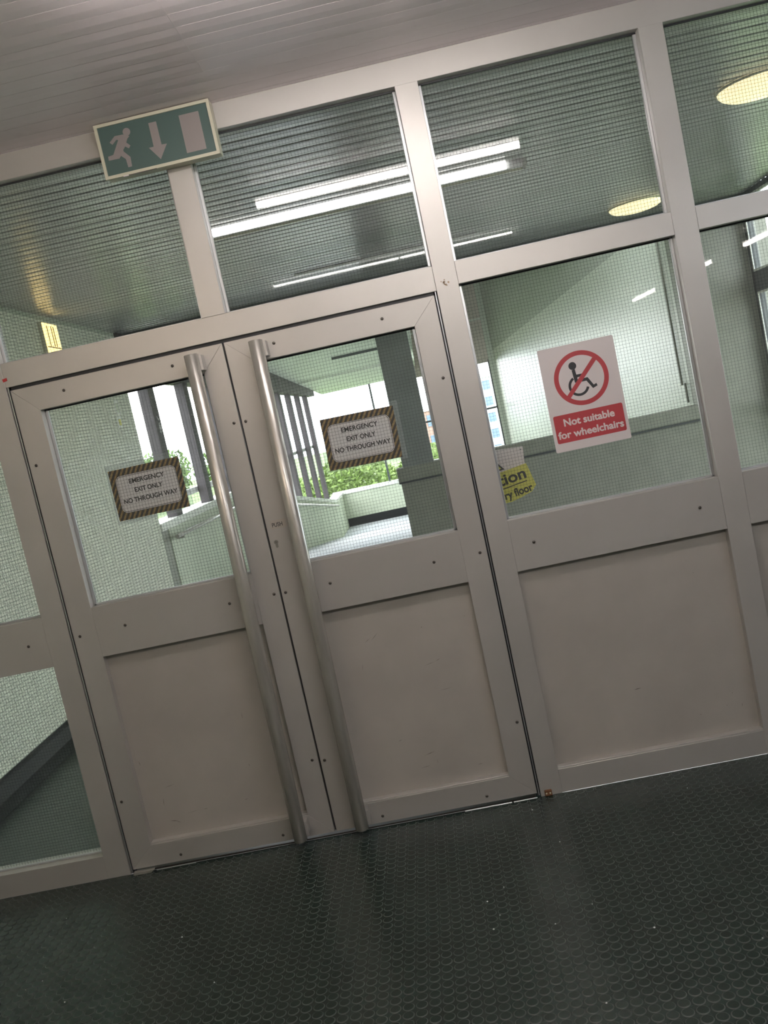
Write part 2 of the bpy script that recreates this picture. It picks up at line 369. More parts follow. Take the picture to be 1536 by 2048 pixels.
# tube lamps of the hall: the row by the right wall, and added ones
def batten(x, y, along, L, label, z=2.83, m=None, r=.026):
    e = empty('tube_lamp_batten', (x, y, z), label, 'ceiling lamp', group='tube lamps of the hall')
    hx, hy = (L / 2, .045) if along == 'x' else (.045, L / 2)
    if z < 2.7: hy = .014
    box('housing', x - hx, x + hx, y - hy, y + hy, z + .03, min(z + .09, CZ - .001), WHITE, e, .006)
    if z < 2.8:
        for s in (-.35, .35): tube('hanger', (x + s * L, y, z + .08), (x + s * L, y, CZ - .001), .006, WHITE, e, 6)
    d = Vector((1, 0, 0)) if along == 'x' else Vector((0, 1, 0)); c = Vector((x, y, z))
    tube('tube', c - d * (L / 2 - .04), c + d * (L / 2 - .04), r, m or TUBE, e, 10)
    for s in (-1, 1):
        q = c + d * s * (L / 2 - .02); box('end_cap', q.x - .03, q.x + .03, q.y - .03, q.y + .03, z - .03, z + .035, WHITE, e, .004)
    return e
batten(5.35, -8.35, 'y', 1.5, 'tube lamp on the hall ceiling, nearest of the row by the right wall')
batten(5.35, -11.1, 'y', 1.5, 'tube lamp on the hall ceiling, second of the row by the right wall')
batten(5.35, -14.6, 'y', 1.9, 'tube lamp on the hall ceiling, farthest of the row by the right wall')
batten(.78, -1.25, 'x', 1.5, 'added tube lamp across the ceiling just in front of the doors', z=2.86, m=TUBE_N, r=.018)  # added lamp, mirrored as the upper bright strip in the transom glass
batten(-.9, -3.05, 'x', 1.5, 'added hanging fill lamp across the hall, nearest the left wall', z=2.5, m=TUBE_W)  # warm fill added to light the left side of the doors
batten(.72, -3.26, 'x', 1.9, 'added hanging slim tube lamp across the middle of the hall', z=2.75, r=.008, m=TUBE_S)  # added so that its reflection draws the thin third strip
batten(1.3, -3.05, 'x', 1.5, 'added hanging fill lamp just in front of the slim one in the middle of the hall', z=2.5)  # unseen fill added to light the doors and the ceiling
batten(3.5, -3.05, 'x', 1.5, 'added hanging fill lamp across the hall, right of the middle', z=2.5, m=TUBE_C)  # cool fill added for the right side of the screen
batten(5.35, -4.2, 'y', 1.5, 'tube lamp on the hall ceiling by the front right corner', m=TUBE_C)

# ------------------------------------------------------------------ the aluminium screen
A0, A1, B0, B1, C0, C1 = -.983, -.886, .856, .944, 1.777, 1.869
D0, D1 = -.058, .036
SL, SR = -1.93, 4.03
FD = .10                                                       # depth of the frame sections
T0, T1, H0, H1 = 2.068, 2.163, 2.840, 2.936                    # transom and head
R0, R1, S0, S1 = .930, 1.138, .0, .100                       # mid rail and sill
SCRN = empty('trim_1', (.9, .05, 0), 'satin aluminium frame of the glazed screen around the double doors', None, 'structure')
def member(name, x0, x1, z0, z1, y0=0., y1=FD, m=ALU, bv=.0012): return box(name, x0, x1, y0, y1, z0, z1, m, SCRN, bv, 1)
member('head', HX0, SR, H0, H1); member('bulkhead', HX0, SR, H1, 3.2, .01, .11, HALLW, 0)
E0, E1 = 2.702, 2.792; E2, E3 = 3.62, 3.71
mulls = [(SL - .08, SL), (A0, A1), (B0, B1), (C0, C1), (E0, E1), (E2, E3)]
for a, b in mulls: member('mullion', a, b, .0, H0 + .0005, -.002, FD)
member('mullion', D0, D1, T1 - .0005, H0 + .0005, -.002, FD)
member('transom', A1, B0, T0, T1)
for a, b in ((B1, C0), (C1, E0), (E1, E2), (E3, SR), (SL, A0)): member('transom', a, b, T0 + .008, T1)
for a, b in ((B1, C0), (C1, E0), (E1, E2), (SL, A0)):
    member('mid_rail', a, b, R0, R1); member('sill', a, b, S0, S1)
member('sill', E3, SR, 0, S1)
for x in (-1.064, 1.030, 1.687, 2.00, 2.60): screw(x, 1.034, -.0015, SCRN)
# windows of the screen: name, x0, x1, z0, z1
GLASS_L = glass_mat('clean_wired_glass', (.965, .985, .97), .015)
def window(n, label, x0, x1, z0, z1, wired=True, m=None):
    e = empty('window_%d' % n, ((x0 + x1) / 2, .05, z0), label, None, 'structure')
    beads(x0, x1, z0, z1, e); pane(x0, x1, z0, z1, e, m, wired); return e
window(1, 'wired glass pane low down beside the left door, black skirting behind it', SL, A0, S1, R0, True, GLASS_L)
window(2, 'wired glass pane beside the left door above the rail', SL, A0, R1, T0 + .008)
window(3, 'wired transom pane left of the short mullion, behind the exit sign', A1, D0, T1, H0, True, GLASS_T)
window(4, 'wired transom pane above the right door with the slot lamp behind', D1, B0, T1, H0, True, GLASS_T)
window(5, 'wired transom pane above the wheelchair sign bay', B1, C0, T1, H0, True, GLASS_T)
window(6, 'wired transom pane at the right edge with a big round lamp behind', C1, E0, T1, H0, True, GLASS_T)
window(7, 'wired sidelight pane carrying the red and white wheelchair sign', B1, C0, R1, T0 + .008)
window(8, 'wired sidelight pane at the right edge reflecting tube lamps', C1, E0, R1, T0 + .008)
window(9, 'wired transom pane at the top left above the left sidelight', SL, A0, T1, H0, True, GLASS_T)
window(10, 'wired sidelight pane outside the right edge of the picture', E1, E2, R1, T0 + .008)
window(11, 'transom pane outside the right edge of the picture', E1, E2, T1, H0, False, GLASS_T)
def infill(x0, x1, z0, z1, parent, y=.036):
    return box('infill_panel', x0 - .002, x1 + .002, y, y + .02, z0 - .002, z1 + .002, PANEL, parent)
def panel_lip(x0, x1, z0, parent): return box('panel_lip', x0, x1, .006, .036, z0, z0 + .006, ALU, parent, .001, 1)
for a, b in ((B1, C0), (C1, E0), (E1, E2)):
    infill(a, b, S1, R0, SCRN); panel_lip(a, b, S1, SCRN)
member('infill_panel', E3, SR, S1, T0 + .008, .03, .06, PANEL, 0)
box('pane', E3, SR, GY0, GY1, T1, H0, GLASS_T, SCRN)
# rust stain and bracket on the mullion, sticker on the transom
def blob(name, x, z, y, r, m, parent, n=9, seed=1):
    rr = random.Random(seed)
    return prism(name, [(x + r * rr.uniform(.5, 1.1) * math.cos(2 * math.pi * i / n), z + r * rr.uniform(.5, 1.1) * math.sin(2 * math.pi * i / n)) for i in range(n)], y - .0004, y, m, parent)
STAIN = mat('brown_stain', (.33, .24, .16), .7, 0, .3, 90)
for k in range(9):
    rr = random.Random(k + 40); blob('stain_mark', .894 + rr.uniform(-.016, .016), 2.092 + rr.uniform(-.012, .014), -.0022, rr.uniform(.003, .006), STAIN, SCRN, 7, k)
box('rust_bracket', .872, .902, -.012, .0, .0015, .026, RUST, SCRN, .003)
for x in (.879, .894): disc('bracket_hole', x, .014, .0035, -.0135, -.0118, CREAM, SCRN, 8)
prism('sticker', [(-.892, 2.103), (-.873, 2.106), (-.872, 2.094), (-.890, 2.091)], -.0029, -.002, STICK, SCRN)

# ------------------------------------------------------------------ door leaves
DB, DT = .018, 2.054
def mitred(parent, x0, x1, s0, s1, z_t, z_b, m):
    """stiles and rails of a leaf, mitred at the four corners; s0, s1 are the inner stile edges"""
    y0, y1 = .0, .052; bv = .0013
    prism('stile', [(x0, DB), (s0, z_b), (s0, z_t), (x0, DT)], y0, y1, m, parent, bv)
    prism('stile', [(x1, DB), (s1, z_b), (s1, z_t), (x1, DT)], y0, y1, m, parent, bv)
    prism('top_rail', [(x0, DT), (x1, DT), (s1, z_t), (s0, z_t)], y0, y1, m, parent, bv)
    prism('bottom_rail', [(x0, DB), (x1, DB), (s1, z_b), (s0, z_b)], y0, y1, m, parent, bv)
    box('mid_rail', s0, s1, y0, y1, R0, R1, m, parent, .0008, 1)
def door(n, label, x0, x1, s0, s1, bx, screws):
    e = empty('door_%d' % n, (x0 if n == 1 else x1, .03, 0), label, None, 'structure')
    mitred(e, x0, x1, s0, s1, 1.955, .110, ALU_D)
    beads(s0, s1, R1, 1.955, e); g = pane(s0, s1, R1, 1.955, e)
    infill(s0, s1, .110, R0, e); panel_lip(s0, s1, .110, e)
    for x, z in screws: screw(x, z, -.0006, e)
    # full height tube handle on plates
    top = Vector((bx + .008, -.062, 2.030)); bot = Vector((bx - .008, -.062, .034))
    h = tube('pull_tube', bot, top, .0275, STEEL, e, 28)
    for z, hx in ((1.995, bx + .008), (.075, bx - .008)):
        box('bracket', hx + .008, hx + .036, -.052, .0, z - .030, z + .030, ALU_D, h, .002)
    return e
DL = door(1, 'left leaf of the double doors, aluminium with wired glass and full height tube handle', A1 + .014, -.0045, -.772, -.099, -.128,
          [(-.661, 2.010), (-.215, 2.010), (-.845, 1.745), (-.028, 1.741), (-.845, 1.032), (-.651, 1.040), (-.212, 1.040), (-.027, 1.041), (-.848, .316), (-.658, .045), (-.218, .045), (-.029, .335)])
DR = door(2, 'right leaf of the double doors with PUSH label and lock, wired glass and tube handle', .0035, B0 - .014, .112, .745, .128,
          [(.196, 2.010), (.628, 2.010), (.812, 1.738), (.019, 1.738), (.020, 1.038), (.204, 1.038), (.628, 1.036), (.814, 1.036), (.021, .325), (.204, .045), (.640, .045), (.821, .327)])
# black gaskets in the gap round the leaves
GK = empty('trim_2', (0, .04, 0), 'black rubber gasket in the gap around the double doors', None, 'structure')
box('gasket', A1, A1 + .014, .012, .05, 0, T0, GASKET, GK); box('gasket', B0 - .014, B0, .012, .05, 0, T0, GASKET, GK)
box('gasket', A1, B0, .012, .05, DT, T0, GASKET, GK); box('gasket', A1 + .004, A1 + .007, .004, .02, 0.005, T0, BEAD, GK); box('gasket', B0 - .008, B0 - .005, .004, .02, .005, T0, BEAD, GK)
box('meeting_gasket', -.0022, .0022, .012, .05, .02, DT, GASKET, GK)
# PUSH label and lock
box('push_label', .020, .084, -.0006, .0, 1.298, 1.333, LABELM, DR)
text('push_lettering', 'PUSH', .028, 1.3055, -.0008, .0235, INK, DR, .042, .0003)
lk = disc('lock_cylinder', .029, 1.245, .0085, -.004, 0, STEEL, DR, 20); prism('lock_body', rrect(.0245, .0345, 1.222, 1.243, .005), -.0035, 0, STEEL, DR)
box('key_slot', .028, .030, -.0046, -.0039, 1.241, 1.249, INK, lk)
# scuffs on the infill panels
SCUFF = mat('scuff_mark', (.20, .17, .15), .7)
def scuff(x, z, dx, dz, w, parent):
    n = Vector((-dz, dx)).normalized() * w
    prism('scuff_mark', [(x, z), (x + dx / 2 + n.x, z + dz / 2 + n.y), (x + dx, z + dz), (x + dx / 2 - n.x, z + dz / 2 - n.y)], .0356, .0364, SCUFF, parent)
for a in ((-.67, .327, .045, .008, .0008), (-.69, .25, .004, .035, .001), (-.68, .182, .035, -.006, .0016), (-.655, .175, .02, -.008, .001), (-.60, .20, .05, .006, .0005), (-.53, .205, .02, .0, .0008),
          (-.35, .21, .014, .004, .001), (-.28, .55, .001, .03, .0008), (-.30, .36, .004, -.012, .001), (-.52, .62, .01, .004, .0006), (-.75, .46, .004, -.02, .001)): scuff(*a, DL)
for a in ((.284, .763, .024, .014, .0009), (.31, .765, .035, .03, .0009), (.25, .65, .006, .03, .0006), (.425, .250, .045, .010, .0012), (.40, .20, .04, .004, .0008), (.542, .507, .05, .003, .0006),
          (.50, .62, .05, .010, .0006), (.55, .63, .02, .008, .001), (.52, .78, .006, .0, .0015), (.63, .17, .022, .0, .0008), (.47, .225, .002, -.02, .0006), (.33, .33, .018, .004, .0008), (.70, .79, .004, .0, .001)): scuff(*a, DR)
for a in ((1.55, .20, .006, -.003, .0012), (1.66, .215, .005, .0, .0012), (1.72, .20, .004, .012, .001), (1.69, .26, .003, .004, .001), (1.62, .78, .012, -.006, .0006), (1.31, .353, .03, .002, .002)): scuff(*a, SCRN)
# threshold strips on the floor under the leaves
TH = empty('trim_3', (0, 0, 0), 'worn metal threshold strips under the double doors', None, 'structure')
box('threshold', A1 + .02, B0 - .02, .004, .05, .0, .006, SCREW, TH)
prism('pivot_plate', [(-.866, .002), (-.79, .002), (-.775, .012), (-.866, .012)], -.022, .0, STEEL, TH)
box('strip', -.77, -.60, -.012, -.006, .0015, .005, BEAD, TH, .001, 1); box('strip', .54, .735, -.014, -.006, .0015, .006, BEAD, TH, .001, 1); box('strip', .742, .84, -.012, -.006, .0015, .005, BEAD, TH, .001, 1)


# ------------------------------------------------------------------ signs
# exit box
EX = empty('exit_sign', (-.057, -.036, 2.73), 'green and white running man exit sign in a cream box under the ceiling', 'sign')
box('case', -.280, .167, -.058, -.0025, 2.735, 2.934, CREAM, EX, .004)
def frame2d(name, x0, x1, z0, z1, w, y0, y1, m, p):
    V, F = join([boxvf(x0, x1, y0, y1, z0, z0 + w), boxvf(x0, x1, y0, y1, z1 - w, z1), boxvf(x0, x0 + w, y0, y1, z0 + w, z1 - w), boxvf(x1 - w, x1, y0, y1, z0 + w, z1 - w)])
    return add(name, V, F, m, p)
frame2d('bezel', -.280, .167, 2.730, 2.932, .0115, -.072, -.058, CREAM, EX)
FC = box('face', -.270, .157, -.066, -.058, 2.741, 2.921, EXGREEN, EX)
yf, yb = -.0668, -.066
prism('running_man', [(-.178, 2.879), (-.21, 2.88), (-.234, 2.861), (-.225, 2.851), (-.206, 2.866), (-.2, 2.863), (-.231, 2.815), (-.252, 2.813), (-.253, 2.798), (-.211, 2.797), (-.203, 2.805), (-.188, 2.79), (-.186, 2.759), (-.171, 2.759), (-.169, 2.794), (-.189, 2.818), (-.19, 2.824), (-.18, 2.835), (-.167, 2.825), (-.159, 2.834), (-.172, 2.848), (-.165, 2.86), (-.155, 2.868)], yf, yb, EXFIG, FC)
disc('running_man_head', -.162, 2.885, .0145, yf - .0001, yb, EXFIG, FC, 24)
prism('arrow', [(-.074, 2.897), (-.044, 2.897), (-.043, 2.811), (-.023, 2.81), (-.058, 2.76), (-.093, 2.81), (-.074, 2.81)], yf, yb, EXFIG, FC)
prism('doorway_symbol', [(.044, 2.898), (.12, 2.898), (.12, 2.759), (.044, 2.759)], yf, yb, EXFIG, FC)
box('latch', -.21, -.19, -.074, -.068, 2.7265, 2.731, SIGNW, EX); box('latch', -.19, -.08, -.073, -.07, 2.728, 2.7305, SCREW, EX)
# wheelchair sign on the near face of the glass
WS = empty('wheelchair_sign', (1.34, .047, 1.354), 'white sign with red ring and barred wheelchair, not suitable for wheelchairs', 'sign')
PLT = prism('plate', rrect(1.191, 1.489, 1.354, 1.763, .006), .0445, .0495, SIGNW, WS)
y0, y1 = .0441, .0446
annulus('red_ring', 1.341, 1.625, .1065, .0885, y0, y1, RED, PLT)
prism('wheelchair_symbol', [(1.309, 1.661), (1.322, 1.663), (1.324, 1.641), (1.347, 1.641), (1.347, 1.631), (1.326, 1.63), (1.325, 1.622), (1.365, 1.622), (1.383, 1.589), (1.394, 1.593), (1.397, 1.583), (1.378, 1.576), (1.358, 1.61), (1.319, 1.609), (1.313, 1.612)], y0, y1, INK, PLT)
disc('symbol_head', 1.315, 1.677, .0152, y0, y1, INK, PLT, 28)
annulus('symbol_wheel', 1.326, 1.597, .0405, .0305, y0 + .0001, y1, INK, PLT, math.radians(118), math.radians(342), 40)
prism('red_slash', [(1.401, 1.698), (1.273, 1.566), (1.284, 1.554), (1.412, 1.684)], y0 - .0003, y1, RED, PLT)
prism('red_box', rrect(1.203, 1.477, 1.388, 1.498, .007), y0, y1, RED, PLT)
text('lettering', 'Not suitable', 1.241, 1.4525, y0 - .0002, .0395, SIGNW, PLT, .199, .0004, fat=.0009)
text('lettering', 'for wheelchairs', 1.2105, 1.4055, y0 - .0002, .0395, SIGNW, PLT, .258, .0004, fat=.0009)
# printed notices behind the glass of the doors
def notice(cx, cz, label, rot, sl):
    e = empty('printed_notice', (cx, .062, cz), label, 'sign', group='emergency exit notices')
    w, h = .297, .208
    def P(pts): return pts
    ch = []
    I = lambda d, r: rrect(cx - .1275 + d, cx + .1275 - d, cz - .0775 + d, cz + .0775 - d, r)
    ring('striped_border', rrect(cx - w / 2, cx + w / 2, cz - h / 2, cz + h / 2, .0006), I(0, .024), .0600, .0608, HAZ, e)
    ring('outline', I(0, .024), I(.0017, .0225), .0600, .0608, INK, e)
    ring('outline_gap', I(.0017, .0225), I(.0043, .020), .0600, .0608, PAPER, e)
    ring('inner_line', I(.0043, .020), I(.0060, .0185), .0600, .0608, INK, e)
    prism('paper', I(.0060, .0185), .0600, .0608, PAPER, e)
    for s, dx, dz, ww in (('EMERGENCY', -.0715, .0385, .147), ('EXIT ONLY', -.0565, .0, .116), ('NO THROUGH WAY', -.1115, -.0390, .225)):
        ch.append(text('lettering', s, cx + dx, cz + dz, .0598, .0265, INK, e, ww, .0003, fat=.00045))
    x0, x1, z0, z1 = sl
    ch.append(box('plastic_sleeve', cx + x0, cx + x1, .0612, .0618, cz + z0, cz + z1, SLEEVE, e))
    e.rotation_euler[1] = rot
    return e
notice(-.4415, 1.557, 'striped emergency exit only notice behind the glass of the left door', math.radians(-.3), (-.158, .165, -.118, .128))
notice(.4455, 1.575, 'striped emergency exit only notice behind the glass of the right door', math.radians(.9), (-.163, .168, -.112, .122))
# torn caution sign hanging behind the mullion
CS = empty('caution_sign', (.93, .085, 1.20), 'torn yellow slippery floor caution sign hanging crooked behind the glass', 'sign')
cr = math.radians(8.5)
def rotp(pts, ox=.945, oz=1.253):
    c, s = math.cos(cr), math.sin(cr); return [(ox + a * c - b * s, oz + a * s + b * c) for a, b in pts]
prism('backing', rotp([(-.17, .200), (.145, .135), (.130, .075), (.130, -.045), (-.17, -.06)]), .0745, .0765, SIGNW, CS)
prism('yellow_field', rotp([(-.17, .066), (.134, .066), (.143, -.03), (.118, -.050), (.07, -.058), (.03, -.062), (-.01, -.058), (-.06, -.064), (-.17, -.06)]), .0735, .0745, YEL, CS)
prism('underline', rotp([(-.15, -.0035), (.114, -.0035), (.114, .0005), (-.15, .0005)]), .0731, .0736, INK, CS)
q = rotp([(-.115, .012)])[0]; text('lettering', 'Caution', q[0], q[1], .0731, .062, INK, CS, .233, .0016, rot=cr)
q = rotp([(-.082, -.046)])[0]; text('lettering', 'Slippery floor', q[0], q[1], .0731, .044, INK, CS, .208, .0012, rot=cr)
prism('warning_triangle', rotp([(-.045, .073), (.045, .073), (.0, .15)]), .0736, .0745, INK, CS); prism('warning_triangle_field', rotp([(-.034, .079), (.034, .079), (.0, .138)]), .0732, .0738, YEL, CS)
prism('warning_figure', rotp([(-.004, .086), (.004, .086), (.006, .105), (.0, .118), (-.006, .105)]), .0729, .0733, INK, CS)
q = rotp([(.135, .125)])[0]; disc('hole', q[0] - .003, q[1], .0022, .0742, .0746, INK, CS, 12)

CS.location += Vector((.003, .03, 0))

# ------------------------------------------------------------------ the landing behind the screen
LZ = 2.95
FL2 = tag(prismx('floor', [(.0, 0), (8.9, 0), (20.8, -1.28), (23.0, -1.28), (23.0, -1.5), (.0, -.3)], -2.01, .6, CONC), 'grey paved landing and ramp leading away behind the doors', None, None, 'structure')
LFD = tag(box('floor', -2.009, 4.03, .02, 5.45, -.02, .003, RUBBER), 'dark rubber floor of the landing just behind the screen', None, None, 'structure')
prismx('skirting', [(.1, .0), (5.2, .0), (5.2, .13), (.1, .13)], -2.012, -1.995, BLACK, LFD); prism('skirting_cove', [(-2.0, .003), (-1.885, .003), (-1.96, .035), (-2.0, .11)], .11, 5.2, BLACK, LFD)
CE2 = tag(box('ceiling', -2.01, 4.03, .11, 5.5, LZ + .03, LZ + .12, DARKF), 'dark grey slatted metal ceiling of the landing behind the screen', None, None, 'structure')
FP = .1085
SLOT = 18
for k in range(49):
    y0 = .120 + k * FP; y1 = y0 + FP - .014
    t = random.uniform(-.5, .5)
    if k == SLOT:
        slat(y0, y1, -2.01, -.34, LZ, SLATF, CE2, math.radians(t)); slat(y0, y1, 1.62, 4.03, LZ, SLATF, CE2, math.radians(t)); continue
    if k == 13: slat(y0, y1, -2.01, 4.03, LZ, SLATF, CE2, math.radians(t)); continue
    slat(y0, y1, -2.01, 4.03, LZ, SLATF, CE2, math.radians(t))
ys = .120 + SLOT * FP
SLT = empty('slot_lamp', (.64, ys + .05, LZ), 'long white slot lamp let into the slatted ceiling behind the transom glass', 'ceiling lamp')
box('reflector', -.34, 1.60, ys + .060, ys + .078, LZ - .030, LZ + .028, WHITE, SLT, .003, 1)
box('lamp_face', -.32, 1.50, ys + .048, ys + .060, LZ - .022, LZ + .024, LED, SLT)
box('lip', -.34, 1.60, ys + .086, ys + .100, LZ - .040, LZ - .028, CREAM, SLT, .003, 1)
prismx('end_plate', [(ys, LZ - .005), (ys + .10, LZ - .042), (ys + .10, LZ + .028), (ys, LZ + .028)], 1.60, 1.622, ALU, SLT)
prismx('end_plate', [(ys, LZ - .005), (ys + .10, LZ - .042), (ys + .10, LZ + .028), (ys, LZ + .028)], -.342, -.33, DARKF, SLT)
BR = mat('painted_highlight', (.85, .85, .84), .25, .3)
tag(box('ceiling_highlight', -.1, 1.45, 4.23, 4.27, LZ - .02, LZ - .0025, BR, None, .005), 'thin bright strip added for a highlight near the far end of the landing ceiling', 'highlight strip')  # bright strip added to stand for a highlight on the slats
def dome(x, y, label):
    e = empty('round_lamp', (x, y, LZ), label, 'ceiling lamp', group='round opal lamps')
    n, R, D = 40, .225, .062; v = []; f = []
    rings = [(1, 0), (.985, .25), (.93, .5), (.82, .72), (.6, .9), (.3, .98)]
    for a, d in rings:
        for i in range(n):
            t = 2 * math.pi * i / n; v.append((x + R * a * math.cos(t), y + R * a * math.sin(t), LZ - .004 - D * d))
    v.append((x, y, LZ - .004 - D)); k = len(rings)
    for r in range(k - 1):
        for i in range(n): j = (i + 1) % n; f.append((r * n + i, (r + 1) * n + i, (r + 1) * n + j, r * n + j))
    for i in range(n): f.append(((k - 1) * n + i, len(v) - 1, (k - 1) * n + (i + 1) % n))
    add('opal_diffuser', v, f, DOME, e, True)
    n2 = 40; vv = []; ff = []
    for rr, zz in ((R + .012, LZ - .002), (R + .012, LZ - .010), (R, LZ - .012)):
        for i in range(n2): t = 2 * math.pi * i / n2; vv.append((x + rr * math.cos(t), y + rr * math.sin(t), zz))
    for r in range(2):
        for i in range(n2): j = (i + 1) % n2; ff.append((r * n2 + i, (r + 1) * n2 + i, (r + 1) * n2 + j, r * n2 + j))
    add('rim', vv, ff, CREAM, e, True)
dome(2.855, 4.62, 'smaller looking yellowish round lamp above the wheelchair sign'); dome(2.83, 1.60, 'large yellowish round lamp at the top right edge')
# yellow wall lamp high on the left wall
WL = empty('wall_lamp', (-2.0, 3.53, 2.55), 'glowing yellow lamp panel high on the sage tiled left wall', 'wall lamp')
YL = mat('yellow_diffuser', (.9, .7, .3), .4, emit=((1, .72, .28), 1.5))
box('case', -2.01, -1.975, 3.385, 3.675, 2.545, 2.888, CREAM, WL, .004); box('diffuser', -1.976, -1.966, 3.393, 3.667, 2.555, 2.880, YL, WL, .003)
for yy in (3.45, 3.53, 3.575): box('bar', -1.9665, -1.962, yy, yy + .008, 2.70, 2.86, mat('lamp_bar', (.2, .13, .04), .5), WL)
box('bar', -1.9665, -1.962, 3.393, 3.667, 2.69, 2.697, STAIN, WL)

# left wall mosaic: small uneven tiles, built for the part the screen shows
rnd = random.Random(3); V = []; F = []; tp = .0265
ny, nzn = int(5.05 / tp), int(2.80 / tp)
for i in range(ny):
    for j in range(nzn):
        y = .14 + i * tp + (tp * .5 if j % 2 else 0) + rnd.uniform(-.0016, .0016); z = .135 + j * tp + rnd.uniform(-.001, .001)
        if y + tp > 5.215: continue
        w = tp - rnd.uniform(.0025, .0045); h = tp - rnd.uniform(.0025, .0045); d = .004; tx, tz = rnd.uniform(-.0012, .0012), rnd.uniform(-.0012, .0012); b = .0022; k = len(V)
        V += [(-2.0101, y, z), (-2.0101, y + w, z), (-2.0101, y + w, z + h), (-2.0101, y, z + h),
              (-2.01 + d - tx - tz, y + b, z + b), (-2.01 + d + tx - tz, y + w - b, z + b), (-2.01 + d + tx + tz, y + w - b, z + h - b), (-2.01 + d - tx + tz, y + b, z + h - b)]
        F += [(k + 4, k + 5, k + 6, k + 7), (k, k + 1, k + 5, k + 4), (k + 1, k + 2, k + 6, k + 5), (k + 2, k + 3, k + 7, k + 6), (k + 3, k, k + 4, k + 7)]
WLL = bpy.data.objects['wall_left']
tag(add('mosaic_tiles', V, F, TILE, WLL), kind='stuff')
WLL.data.materials[0] = TILE_N
box('grout_bed', -2.0105, -2.0085, .12, 5.2, .12, 2.95, GROUT, WLL)
# small faded notices on the left wall
for z0, z1, yy, m, lb in ((2.165, 2.30, 4.70, COPE, 'upper faded white notice on the tiled left wall'), (2.045, 2.15, 4.68, YEL, 'lower faded yellowish notice on the tiled left wall')):
    e = empty('wall_notice', (-2.004, yy + .06, z0), lb, 'notice', group='small notices on the left wall')
    box('plate', -2.005, -2.001, yy, yy + .13, z0, z1, COPE, e); box('printed_field', -2.0012, -2.0004, yy + .03, yy + .10, z0 + .02, z1 - .03, SAGE if m is COPE else YEL, e)

# parapet, posts and rail along the left of the ramp
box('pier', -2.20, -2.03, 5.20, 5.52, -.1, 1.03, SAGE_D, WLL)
PL = tag(prismx('wall_parapet', [(5.5, -.3), (23, -1.6), (23, -.34), (20.8, -.34), (8.9, 1.0), (5.5, 1.0)], -2.25, -2.02, SAGE), 'pale sage parapet stepping down along the left of the ramp', None, None, 'structure')
cop = [(5.2, 1.0), (8.9, 1.0), (20.8, -.34), (23, -.34)]
prismx('coping', cop + [(b, z + .075) for b, z in cop[::-1]], -2.28, -1.99, COPE, PL)
HRL = empty('handrail', (-1.93, 5.5, .88), 'grey pipe handrail along the sage parapet behind the left door', 'handrail')
hp = [(-1.94, 5.45, .905), (-1.94, 8.9, .885), (-1.94, 20.6, -.42)]
for a, b in zip(hp, hp[1:]): tube('pipe', a, b, .022, STEEL, HRL, 10)
for yy in (5.7, 7.5): box('bracket', -2.02, -1.94, yy, yy + .02, .86, .88, STEEL, HRL)
for k in range(10):
    y0 = 5.93 + 1.5 * k; zb = 1.075 if y0 < 8.9 else 1.075 - (y0 - 8.9) * .1126
    e = tag(box('window_post', -2.13, -2.02, y0, y0 + .21, zb - .02, 2.54, POST, None, .004), ['dark brown post on the parapet carrying a scribbled white tag', 'second dark brown post on the parapet from the left wall'][k] if k < 2 else 'dark brown post far down the ramp parapet, number %s from the left wall' % ['third', 'fourth', 'fifth', 'sixth', 'seventh', 'eighth', 'ninth', 'tenth'][k - 2], 'post', 'posts along the ramp parapet')
    if k == 0:
        rr = random.Random(9); parts = []
        for q in range(16):
            yy = 6.03 + rr.uniform(0, .1); zz = 1.97 + rr.uniform(0, .16); dy = rr.uniform(-.05, .05); dz = rr.uniform(-.05, .05); n = Vector((dy, dz)).normalized() * .004
            pts = [(yy + n.y, zz - n.x), (yy + dy + n.y, zz + dz - n.x), (yy + dy - n.y, zz + dz + n.x), (yy - n.y, zz + n.x)]
            parts.append(([(-2.019, a, b) for a, b in pts] + [(-2.0205, a, b) for a, b in pts], [(0, 1, 2, 3), (7, 6, 5, 4), (0, 4, 5, 1), (1, 5, 6, 2), (2, 6, 7, 3), (3, 7, 4, 0)]))
        V, F = join(parts); add('scribbled_tag', V, F, WHITE, e)
tag(box('trim_header', -2.16, -1.98, 5.2, 21.0, 2.53, 3.5, POST), 'dark brown fascia beam above the parapet posts', None, None, 'structure')
tag(box('guard_rail', -2.17, -2.135, 5.5, 20.6, 1.22, 1.29, WHITE, None, .004), 'white horizontal guard rail behind the dark posts', 'rail')
# end of the ramp
WE = tag(box('wall_end', -2.3, .6, 22.9, 23.1, -1.6, -.33, SAGE), 'pale sage parapet across the end of the ramp', None, None, 'structure')
box('coping', -2.3, .6, 22.85, 23.15, -.33, -.24, COPE, WE); box('skirting', -2.01, .6, 22.87, 22.9, -1.28, -1.05, BLACK, WE)
tag(box('end_post', -.63, -.575, 22.95, 23.0, -.24, 3.0, DARKF, None, .004), 'thin dark post standing on the parapet at the end of the ramp', 'post')
SF = tag(prismx('ceiling_ramp', [(5.62, 3.2), (23.1, 2.60), (23.1, 2.8), (5.62, 3.5)], -2.0, .75, SOFF), 'pale sage soffit sloping above the ramp', None, None, 'structure')
box('soffit_strip', -.75, .5, 13.98, 14.04, 2.865, 2.915, DARKF, SF); box('soffit_strip', -1.9, .6, 17.5, 17.56, 2.74, 2.79, COPE, SF)
tag(box('trim_beam', -2.01, 4.03, 5.36, 5.62, 2.78, 3.3, DARKF), 'dark beam closing the far end of the landing ceiling', None, None, 'structure')
